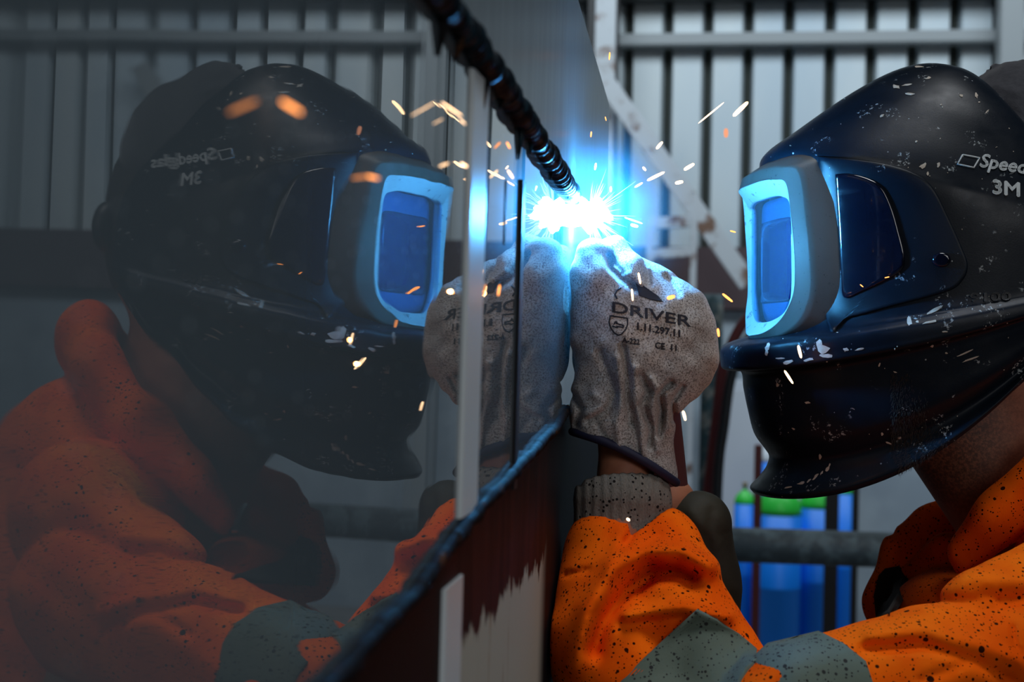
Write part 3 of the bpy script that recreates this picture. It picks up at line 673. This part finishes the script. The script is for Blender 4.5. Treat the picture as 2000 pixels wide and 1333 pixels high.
# ---- body: one continuous surface (head, neck, torso, arms, hands with five fingers, legs)
LW = (1222, 925, 25); LM = (1200, 1180, 90); LE = (1440, 1530, 270); LS = (2090, 1170, 120); RW = (1300, 985, -140); RE = (1400, 1660, -420); RS = (2130, 1190, -800)
def hand(X, wx, wy, wz, s):
    L = [cap(X, (wx, wy, wz), (wx+20*s, wy-170, wz+10), 52, 62, .8)]
    tips = [(1166, 540, 250), (1194, 540, 236), (1226, 560, 216), (1258, 585, 200)]
    for i, tp in enumerate(tips):
        kx = wx+40+i*22-60+30*s; ky = wy-215+i*9; mid = (kx-10, ky-50+i*6, wz+14-i*9)
        L += [cap(X, (kx, ky, wz+6-i*12), mid, 24, 21), cap(X, mid, (tp[0]+(wx-1222), tp[1]+(wy-925)+8, tp[2]-225+wz), 21, 17)]
    L.append(cap(X, (wx-30, wy-90, wz-20), (wx-52, wy-200, wz-35), 27, 24)); L.append(cap(X, (wx-52, wy-200, wz-35), (wx-60, wy-290, wz-10), 22, 18))
    return uni(L, 9)
def body_fn(X):
    f = uni([ell(X, (2010, 470, -345), (215, 260, 185)), ell(X, (1890, 620, -345), (120, 150, 110)), cap(X, (1800, 690, -345), (2045, 1050, -345), 138, 142), cap(X, (1985, 660, -345), (2110, 1040, -345), 140, 160)], 40)
    nose = uni([cap(X, (1775, 500, -345), (1745, 570, -345), 14, 24), cap(X, (1790, 640, -380), (1790, 640, -310), 14, 14), ell(X, (2040, 520, -150), (30, 55, 20)), ell(X, (2040, 520, -540), (30, 55, 20))], 8); f = smin(f, nose, 12)
    f = uni([f, cap(X, (2150, 1150, -345), (2420, 1750, -345), 250, 300), cap(X, (2130, 1180, -800), (2110, 1170, 50), 120, 120)], 60)
    f = uni([f, cap(X, LS, LE, 92, 84), cap(X, LE, LM, 88, 62), cap(X, LM, LW, 62, 56), cap(X, RS, RE, 120, 92), cap(X, RE, RW, 92, 60)], 30)
    return smin(f, smin(hand(X, 1222, 925, 15, 0), hand(X, 1262, 975, -150, 0), 2), 8)
implicit('body', body_fn, (1090, 180, -960), (2760, 2080, 480), 10.5, skin, man, clear=.004)
# close-cropped hair below the cap at the back of the head
def hair_fn(X):
    f = ell(X, (2013, 470, -345), (220, 265, 191)) + 1.5*np.sin(X[0]*.3)*np.sin(X[1]*.27)*np.sin(X[2]*.31)
    return smax(smax(f, X[1]-640+.25*(X[0]-2100), 10), 2030-X[0]-.2*(X[1]-470), 10)
hairm = mat('dark_cropped_hair', (.015, .010, .008), .9)
body_ = man.children[-1]
# stubble along the jaw and throat: short hairs
bb = bvh_of(body_); implicit('hair', hair_fn, (1980, 180, -560), (2260, 700, -130), 5.0, hairm, man); rn = random.Random(5); vs = []; fs = []
for i in range(14000):
    px = rn.uniform(1740, 2000); py = rn.uniform(730, 1010); line = (px-1755)*(155/105)+880
    if py > line+30 and px < 1755: continue
    dens = max(0, 1-((px-1755)-(py-880)*.60)/120)
    if rn.random() > dens**1.1: continue
    q, n_ = cast(bb, px, py)
    if q is None: continue
    d_ = (n_*.5 + rt*rn.uniform(-.5, .1) - up*rn.uniform(.3, 1)).normalized()*rn.uniform(.002, .0042); s_ = d_.cross(n_).normalized()*.00018
    b0 = len(vs); vs += [q-s_, q+s_, q+n_*.00013, q+d_]; fs += [(b0, b0+1, b0+3), (b0+1, b0+2, b0+3), (b0+2, b0, b0+3)]
o = pydata('beard_stubble', vs, fs, beard, man, False); o['kind'] = 'stuff'

# ---- jacket
def jacket_fn(X):
    x, y, z = X
    # left forearm sleeve, bunched at the cuff
    fore = uni([cap(X, (1205, 1100, 45), (1180, 1260, 150), 108, 120), cap(X, (1180, 1260, 150), (1410, 1560, 265), 112, 165), cap(X, (1300, 1085, 48), (1330, 1190, 145), 72, 88), ell(X, (1185, 1060, 42), (72, 68, 80)), ell(X, (1295, 1052, 42), (66, 62, 75)), cap(X, (1330, 1190, 147), (1440, 1450, 240), 96, 150)], 22)
    fore -= 34*crease(X, [(1128, 1300), (1150, 1190), (1195, 1112), (1255, 1076), (1330, 1072), (1385, 1105)], 22)*(z > 40)
    fore += 40*crease(X, [(1159, 1270), (1180, 1214), (1226, 1156), (1278, 1122), (1325, 1122), (1348, 1132)], 17)*(z > 40)
    fore += 13*crease(X, [(1240, 1030), (1233, 1048), (1222, 1062)], 7)*(z > 30)
    fore -= 8*crease(X, [(1215, 1040), (1200, 1075), (1190, 1120)], 12)*(z > 30)
    fore -= 28*crease(X, [(1225, 1202), (1335, 1186), (1420, 1205)], 16)*(z > 40) - 9*crease(X, [(1215, 1222), (1335, 1208)], 11)*(z > 40)
    fore += 9*crease(X, [(1105, 1124), (1150, 1113)], 5)*(z > 40)
    fore += 8*crease(X, [(1290, 1045), (1268, 1060), (1235, 1080)], 6)*(z > 30)
    # upper arm and shoulder
    ua = uni([cap(X, (1560, 1425, 300), (1830, 1345, 240), 165, 160), cap(X, (1830, 1345, 240), (2140, 1290, 110), 152, 190), cap(X, (1440, 1530, 270), (1560, 1425, 300), 160, 165)], 30)
    ua -= 5*np.sin((x*.55+y)*.03)
    ua += 13*crease(X, [(1690, 1268), (1800, 1262), (1900, 1290), (2010, 1350)], 11) - 9*crease(X, [(1700, 1240), (1810, 1232), (1920, 1262), (2030, 1310)], 15)
    ua += 9*crease(X, [(1980, 1225), (1985, 1262), (2003, 1300)], 5) + 8*crease(X, [(1800, 1330), (1880, 1300)], 10)
    sh = uni([cap(X, (1925, 1195, 190), (2190, 1130, 60), 88, 150), cap(X, (2190, 1120, 60), (2150, 1120, -320), 170, 200)], 40)
    sh -= 8*crease(X, [(1840, 1160), (1900, 1130), (2000, 1140)], 14); sh += 9*crease(X, [(1850, 1190), (1930, 1165), (2000, 1180)], 12); sh += 10*crease(X, [(1950, 1172), (1955, 1208)], 4)
    col = chain(X, [(1893, 1080, -165, 44), (1960, 1010, -130, 56), (2085, 900, -120, 64), (2200, 790, -180, 70), (2260, 730, -340, 84), (2215, 790, -520, 72)], 30)
    col -= 6*crease(X, [(1870, 1120), (1960, 1060), (2100, 950)], 9); col += 10*crease(X, [(1870, 1135), (1960, 1078), (2100, 975)], 8)
    far = chain(X, [(1745, 1180, -545, 62), (1775, 1085, -560, 52), (1818, 1035, -580, 44), (2000, 960, -600, 60), (2215, 790, -540, 72)], 25)
    far += 9*crease(X, [(1740, 1040), (1765, 1090), (1745, 1150)], 9) - 6*crease(X, [(1790, 1030), (1800, 1080), (1780, 1140)], 10)
    chest = uni([ell(X, (1850, 1300, -330), (150, 190, 260)), cap(X, (1760, 1190, -560), (1850, 1080, -400), 55, 40)], 40)
    tor = uni([cap(X, (2260, 1060, -345), (2480, 1720, -345), 255, 330), cap(X, (2180, 1180, -800), (2160, 1180, -100), 150, 170)], 60)
    rs = uni([cap(X, RS, RE, 160, 150), cap(X, RE, (1365, 1350, -230), 140, 88)], 30)
    f = smin(uni([tor, chest], 50), smin(far, col, 12), 14); f = smin(f, sh, 10); f = smin(f, ua, 8); f = smin(f, fore, 10); f = smin(f, rs, 10)
    # hollow for the neck
    neck = smin(cap(X, (1800, 690, -345), (2042, 1045, -345), 150, 152), cap(X, (1985, 600, -345), (2100, 1010, -345), 150, 166), 20); f = smax(f, -neck, 10)
    wr = cap(X, (1225, 900, 30), (1225, 1035, 34), 84, 78); f = smax(f, -wr, 8)
    f += 1.6*np.sin(x*.043+y*.02)*np.sin(y*.05-x*.01+z*.02)
    return smax(f, y-1960, 10)
jacket = implicit('jacket', jacket_fn, (1060, 620, -990), (2840, 1980, 520), 6.4, orange, man, clear=.002)
jb = bvh_of(jacket)
panel('elbow_patch', [(1195, 1350), (1255, 1290), (1310, 1240), (1361, 1192), (1400, 1208), (1440, 1240), (1478, 1272), (1482, 1290), (1462, 1310), (1440, 1350), (1420, 1420), (1300, 1430)], jb, .0022, greenp, jacket, step=10, bevw=3, smooth_o=False)
panel('elbow_patch', [(1472, 1288), (1500, 1262), (1556, 1231), (1600, 1238), (1648, 1262), (1690, 1295), (1705, 1340), (1715, 1420), (1540, 1430), (1500, 1360)], jb, .0022, greenp, jacket, step=10, bevw=3, smooth_o=False)
velm = mat('black_hook_tape', (.008, .008, .006), .95); n = N(velm); n.bump(n.noise(900, 2), .8, .002)
panel('collar_fastening', [(1718, 1126), (1730, 1112), (1758, 1108), (1770, 1128), (1762, 1168), (1738, 1205), (1712, 1205), (1708, 1165)], jb, .003, velm, jacket, step=6, bevw=3, smooth_o=False)
# ---- knitted inner cuff
def knit_fn(X):
    f = chain(X, [(1216, 985, 30, 98), (1212, 1030, 34, 90), (1210, 1090, 50, 82)], 10, .8)
    edge_ = 950 - 26*np.sqrt(np.clip(1-((X[0]-1235)/100)**2, 0, 1)) + (X[0]-1215)*.02
    f = smax(f, edge_-X[1], 8); f += 1.2*np.sin(X[0]*.35)
    return smax(f, X[1]-1110, 5)
implicit('knit_cuff', knit_fn, (1090, 880, -90), (1340, 1120, 160), 2.6, knit, man, clear=.001)
# ---- left glove
GZ = 34
def hem(x): return 842 + (x-1117)*.50 - 14*np.sin((x-1117)/210*math.pi)
def glove_fn(X):
    x, y, z = X
    palm = uni([cap(X, (1222, 930, GZ-25), (1214, 800, GZ-12), 100, 94, .78), cap(X, (1214, 800, GZ-12), (1235, 700, GZ), 94, 112, .72), ell(X, (1300, 690, GZ-8), (104, 112, 72)), ell(X, (1210, 640, GZ), (92, 130, 74)), ell(X, (1290, 625, GZ-8), (100, 85, 70))], 30)
    f1 = uni([cap(X, (1168, 640, GZ+10), (1158, 545, GZ+26), 52, 44), cap(X, (1158, 545, GZ+26), (1160, 500, GZ+12), 44, 36)], 14)
    f2 = uni([cap(X, (1240, 610, GZ-2), (1228, 540, GZ+6), 42, 38), cap(X, (1228, 540, GZ+6), (1196, 494, GZ-18), 38, 34)], 14)
    f3 = uni([cap(X, (1300, 620, GZ-22), (1282, 560, GZ-24), 46, 40), cap(X, (1282, 560, GZ-24), (1244, 532, GZ-50), 38, 32)], 14)
    f4 = uni([cap(X, (1345, 655, GZ-48), (1335, 590, GZ-58), 42, 34), cap(X, (1335, 590, GZ-58), (1285, 560, GZ-85), 32, 28)], 14)
    th = uni([cap(X, (1160, 720, GZ-70), (1140, 600, GZ-75), 40, 34), cap(X, (1140, 600, GZ-75), (1150, 505, GZ-55), 33, 28)], 14)
    f = smin(palm, smin(f1, f2, 5), 20); f = smin(f, f3, 6); f = smin(f, f4, 6); f = smin(f, th, 8)
    nf = 1/(1+np.exp(-(z-GZ+10)/10.))
    V = [([(1217, 680), (1226, 738), (1224, 778), (1232, 830)], 7, 11), ([(1172, 690), (1190, 740), (1200, 771), (1186, 806), (1150, 822)], 8, 8), ([(1252, 735), (1268, 765), (1254, 792), (1273, 835), (1268, 870)], 7, 11),
         ([(1312, 748), (1288, 771), (1295, 802), (1286, 850)], 6, 11), ([(1334, 756), (1314, 786), (1318, 820)], 5, 9), ([(1188, 498), (1194, 526), (1214, 545), (1240, 562)], 6, 10), ([(1192, 500), (1216, 534)], 4, 6), ([(1262, 520), (1268, 556)], 6, 7),
         ([(1302, 540), (1325, 575)], 6, 5), ([(1120, 772), (1135, 800), (1126, 830)], 6, 8), ([(1235, 800), (1240, 840), (1250, 900)], 6, 6), ([(1165, 830), (1190, 870)], 7, 4)]
    Rg = [([(1205, 700), (1213, 755), (1214, 790), (1205, 830), (1210, 870)], 8, 7), ([(1240, 720), (1243, 780), (1252, 830), (1256, 890)], 8, 7), ([(1272, 740), (1282, 760), (1274, 800), (1285, 880)], 7, 7), ([(1160, 770), (1180, 790), (1150, 812)], 9, 6), ([(1232, 535), (1250, 552)], 8, 5), ([(1302, 770), (1305, 840)], 6, 5)]
    for pts, w_, a in V: f = f + 1.7*a*nf*crease(X, pts, w_)
    for pts, w_, a in Rg: f = f - 1.6*a*nf*crease(X, pts, w_)
    f = f + 2.6*np.sin(x*.06+y*.035)*np.sin(y*.05+z*.03) + 1.5*np.sin(x*.11-y*.04)*np.sin(y*.09+2)
    return smax(f, y-hem(x), 4)
glove = implicit('glove', glove_fn, (1085, 440, -105), (1425, 975, 155), 2.7, suede, man, clear=.0012)
glove['label'] = 'pale grey suede glove on the hand nearest the viewer'
gb = bvh_of(glove)
def hem_ring(off):
    out = []
    for k in range(40):
        t_ = 2*math.pi*k/40; x_ = 1219+101*math.cos(t_); out.append(M(x_, hem(np.clip(x_, 1117, 1327))+1, GZ-22+78*math.sin(t_)))
    return out
tube('hem_binding', [p + Vector((max(0, .005-(p-P0).dot(PN)), 0, 0)) for p in hem_ring(0)], .0032, navy, glove, 10, True)
lettering('DRIVER', 1193, 609, 29, gb, dkprint, glove, .19, 1.62, .35, 0, .0006)
lettering('1.11.297.11', 1241, 643, 19, gb, dkprint, glove, .18, 1.02, .6, 0, .0006)
lettering('A-222', 1216, 668, 14, gb, dkprint, glove, .18, .95, .3, 0, .0006)
lettering('CE  11', 1279, 680, 17, gb, dkprint, glove, .14, .95, .3, 0, .0006)
line_on('shield_emblem', [[(1192, 617), (1226, 622), (1226, 634), (1222, 644), (1214, 653), (1208, 655), (1200, 650), (1193, 640), (1190, 630), (1192, 617)], [(1196, 637), (1207, 641)], [(1203, 632), (1218, 636), (1218, 640), (1204, 638)], [(1199, 634), (1203, 628), (1206, 632)]], gb, dkprint, glove, .0005)
line_on('arc_emblem', [[(1205, 584), (1201, 576), (1205, 568), (1213, 563)]], gb, dkprint, glove, .0006)
panel('peak_emblem', [(1242, 553), (1256, 558), (1270, 568), (1285, 578), (1295, 590), (1270, 586), (1248, 578)], gb, .0004, dkprint, glove, step=5, bevw=1, smooth_o=False)
# ---- right glove (behind) with its dark leather gauntlet
def glove2_fn(X):
    z0 = -130
    f = uni([cap(X, (1300, 1010, z0-5), (1272, 800, z0+10), 50, 56, .8), ell(X, (1260, 690, z0+30), (85, 105, 60))], 25)
    for i, (kx, ky, tx, ty) in enumerate(((1215, 620, 1190, 500), (1240, 615, 1215, 520), (1265, 625, 1240, 545), (1288, 650, 1262, 575))):
        f = smin(f, uni([cap(X, (kx, ky, z0+50-i*20), (kx-8, ky-50, z0+75-i*20), 30, 27), cap(X, (kx-8, ky-50, z0+75-i*20), (tx, ty, z0+100-i*18), 26, 21)], 8), 6)
    f = smin(f, cap(X, (1215, 760, z0+50), (1180, 620, z0+90), 34, 27), 10)
    return smax(f, X[1]-1015, 5)
g2 = implicit('glove', glove2_fn, (1130, 440, -260), (1430, 1030, 40), 4.0, mat('dark_red_leather', (.06, .008, .008), .8), man, clear=.002)
g2['label'] = 'dark red glove on the far hand, almost hidden behind the pale glove'
def gaunt_fn(X):
    f = uni([cap(X, (1364, 1025, -125), (1352, 1140, -160), 66, 92), cap(X, (1352, 1140, -160), (1356, 1420, -240), 92, 100)], 24)
    f += 5*crease(X, [(1390, 1000), (1380, 1080), (1400, 1180)], 10) - 4*crease(X, [(1350, 1000), (1400, 1060), (1430, 1150)], 12)
    return f
implicit('leather_gauntlet', gaunt_fn, (1240, 930, -370), (1550, 1560, 20), 4.5, olive, man)
# ---- trousers and boots down to the floor
def frame_pt(x, y, z): return Vector((x, y, z))
def simple(name, parts, k, lo, hi, step, mt):
    V, Fc = snet(lambda X: uni([cap(X, a, b, r1, r2) for a, b, r1, r2 in parts], k), lo, hi, step)
    return pydata(name, V, Fc, mt, man)
trous = mat('dark_work_trousers', (.03, .035, .05), .9); bootm = mat('black_boot_leather', (.012, .011, .010), .5)
simple('trousers', [((.66, 1.12, 1.12), (.68, 1.12, .98), .15, .165), ((.68, 1.03, .95), (.60, 1.0, .50), .105, .075), ((.60, 1.0, .5), (.66, .99, .12), .075, .065), ((.68, 1.22, .95), (.66, 1.26, .50), .105, .075), ((.66, 1.26, .5), (.74, 1.27, .12), .075, .065)], .03, (.4, .8, .02), (.95, 1.5, 1.35), .014, trous)
for yy, xx in ((.99, .66), (1.27, .74)):
    simple('boot', [((xx, yy, .13), (xx, yy, .05), .055, .05), ((xx+.02, yy, .048), (xx-.17, yy, .042), .047, .042)], .03, (xx-.28, yy-.12, -.01), (xx+.14, yy+.12, .22), .009, bootm)

# ================================================================== SPARKS
sm1 = emis('spark_white_hot', (1.0, .62, .34), 5.0); sm2 = emis('spark_orange', (1.0, .33, .08), 3.2); sm3 = emis('spark_faint', (1.0, .40, .22), 1.0)
def spark(x0, y0, x1, y1, wpx, d, mt, label, group='flying sparks'):
    a = P(x0, y0, d); b = P(x1, y1, d-.004); r = wpx/2/FPX*d; pts = [a.lerp(b, t) for t in (0, .08, .3, .6, .92, 1)]
    o = tube('spark', pts, [r*.25, r*.8, r, r, r*.75, r*.2], mt, None, 8); c = (a+b)/2
    for v in o.data.vertices: v.co -= c
    o.location = c; return tag(o, label, 'spark', group)
for s in [(1364, 241, 1414, 200, 3, 1.0, sm1, 'long thin yellow spark streak high between arc and helmet'),
          (1432, 227, 1461, 199, 8, .93, sm1, 'thick bright spark beside the long thin one, nearer the helmet'),
          (1418, 252, 1418, 268, 9, .80, sm3, 'small blurred pink spark below the thick bright one'),
          (1282, 291, 1294, 277, 6, .98, sm1, 'short bright spark before the rusty diagonal brace'),
          (1336, 332, 1356, 320, 7, .98, sm1, 'bright spark right of the arc, upper one of the close pair'),
          (1319, 358, 1334, 355, 7, .98, sm1, 'stubby spark right of the arc, lower one of the close pair'),
          (1264, 353, 1298, 336, 6, 1.0, sm1, 'long bright spark flying up and right out of the arc glow'),
          (1240, 366, 1255, 357, 4, 1.0, sm1, 'spark trailing just below the long one near the glow'),
          (1256, 327, 1261, 333, 5, 1.0, sm1, 'tiny spark dot above the glow'),
          (1191, 102, 1190, 117, 3, .98, sm2, 'thin upright spark highest beside the plate edge'),
          (1182, 228, 1184, 236, 2, 1.0, sm2, 'tiny spark on the dark plate edge'),
          (1155, 257, 1154, 268, 3, 1.0, sm2, 'thin upright spark against the dull plate'),
          (1164, 319, 1162, 332, 4, 1.0, sm1, 'bright upright spark above the arc'),
          (1193, 365, 1193, 375, 4, 1.0, sm1, 'bright spark dot at the upper right rim of the arc'),
          (1411, 574, 1431, 590, 5, .97, sm2, 'orange spark between glove and visor'),
          (1402, 642, 1404, 658, 5, .90, sm2, 'orange spark at the right edge of the glove'),
          (1426, 451, 1437, 454, 3, 1.0, sm2, 'tiny spark near the visor, over the brace end'),
          (1334, 803, 1339, 822, 6, .90, sm1, 'pale spark below the glove in the bright gap'),
          (1247, 533, 1251, 555, 4, .93, sm1, 'upright pink-white spark over the glove fingers'),
          (1234, 565, 1236, 588, 4, .925, sm1, 'upright spark over the lettering of the glove'),
          (1303, 583, 1318, 579, 8, .93, sm2, 'glowing orange spark burning on the glove back'),
          (1559, 675, 1565, 700, 6, .985, sm1, 'upright white-orange spark at the helmet ledge'),
          (1532, 724, 1549, 750, 5, .985, sm1, 'slanting white-orange spark just under the helmet ledge'),
          (1225, 1014, 1229, 1017, 6, .935, sm1, 'bright glowing spark dot on the orange cuff'),
          (1220, 425, 1255, 437, 3, 1.0, sm1, 'flat spark streak leaving the arc to the right'),
          (1232, 439, 1246, 443, 6, .97, sm1, 'short fat spark under the flat streak'),
          (549, 197, 589, 221, 8, .34, sm2, 'large orange spark at the upper left, standing in for a reflected spark'),  # reflection of a spark, built as a glowing piece before the plate
          (716, 344, 740, 349, 5, .435, sm2, 'short orange spark over the mirrored visor, standing in for a reflected spark'),  # likewise a reflected spark given its own glowing body
          (990, 278, 996, 290, 4, .69, sm2, 'small spark on the plate left of the weld seam'),
          (992, 333, 1002, 348, 4, .69, sm1, 'small bright spark lower left of the weld seam'),
          (976, 557, 973, 578, 4, .67, sm2, 'upright spark over the mirrored glove'),
          (862, 200, 902, 227, 3, .535, sm1, 'long thin spark left of the scorched seam, standing in for a mirrored one'),  # mirror image of the thick bright spark, modelled as a separate streak
          (897, 232, 909, 243, 2, .56, sm1, 'short thin spark under the long one left of the seam'),
          (900, 319, 912, 326, 5, .57, sm1, 'short spark beside the bright strip'),
          (1737, 541, 1728, 543, 2, .99, sm2, 'tiny red spark on the side window, upper one'),
          (1680, 556, 1686, 561, 2, .99, sm2, 'tiny red spark on the side window, lower one')]:
    spark(*s)
for px, py, d, pw in ((1310, 580, .925, .010), (1236, 580, .92, .003), (1562, 690, .975, .006), (1541, 738, .975, .006)):
    point('spark_light', P(px, py, d), pw, (1, .38, .1), .002)
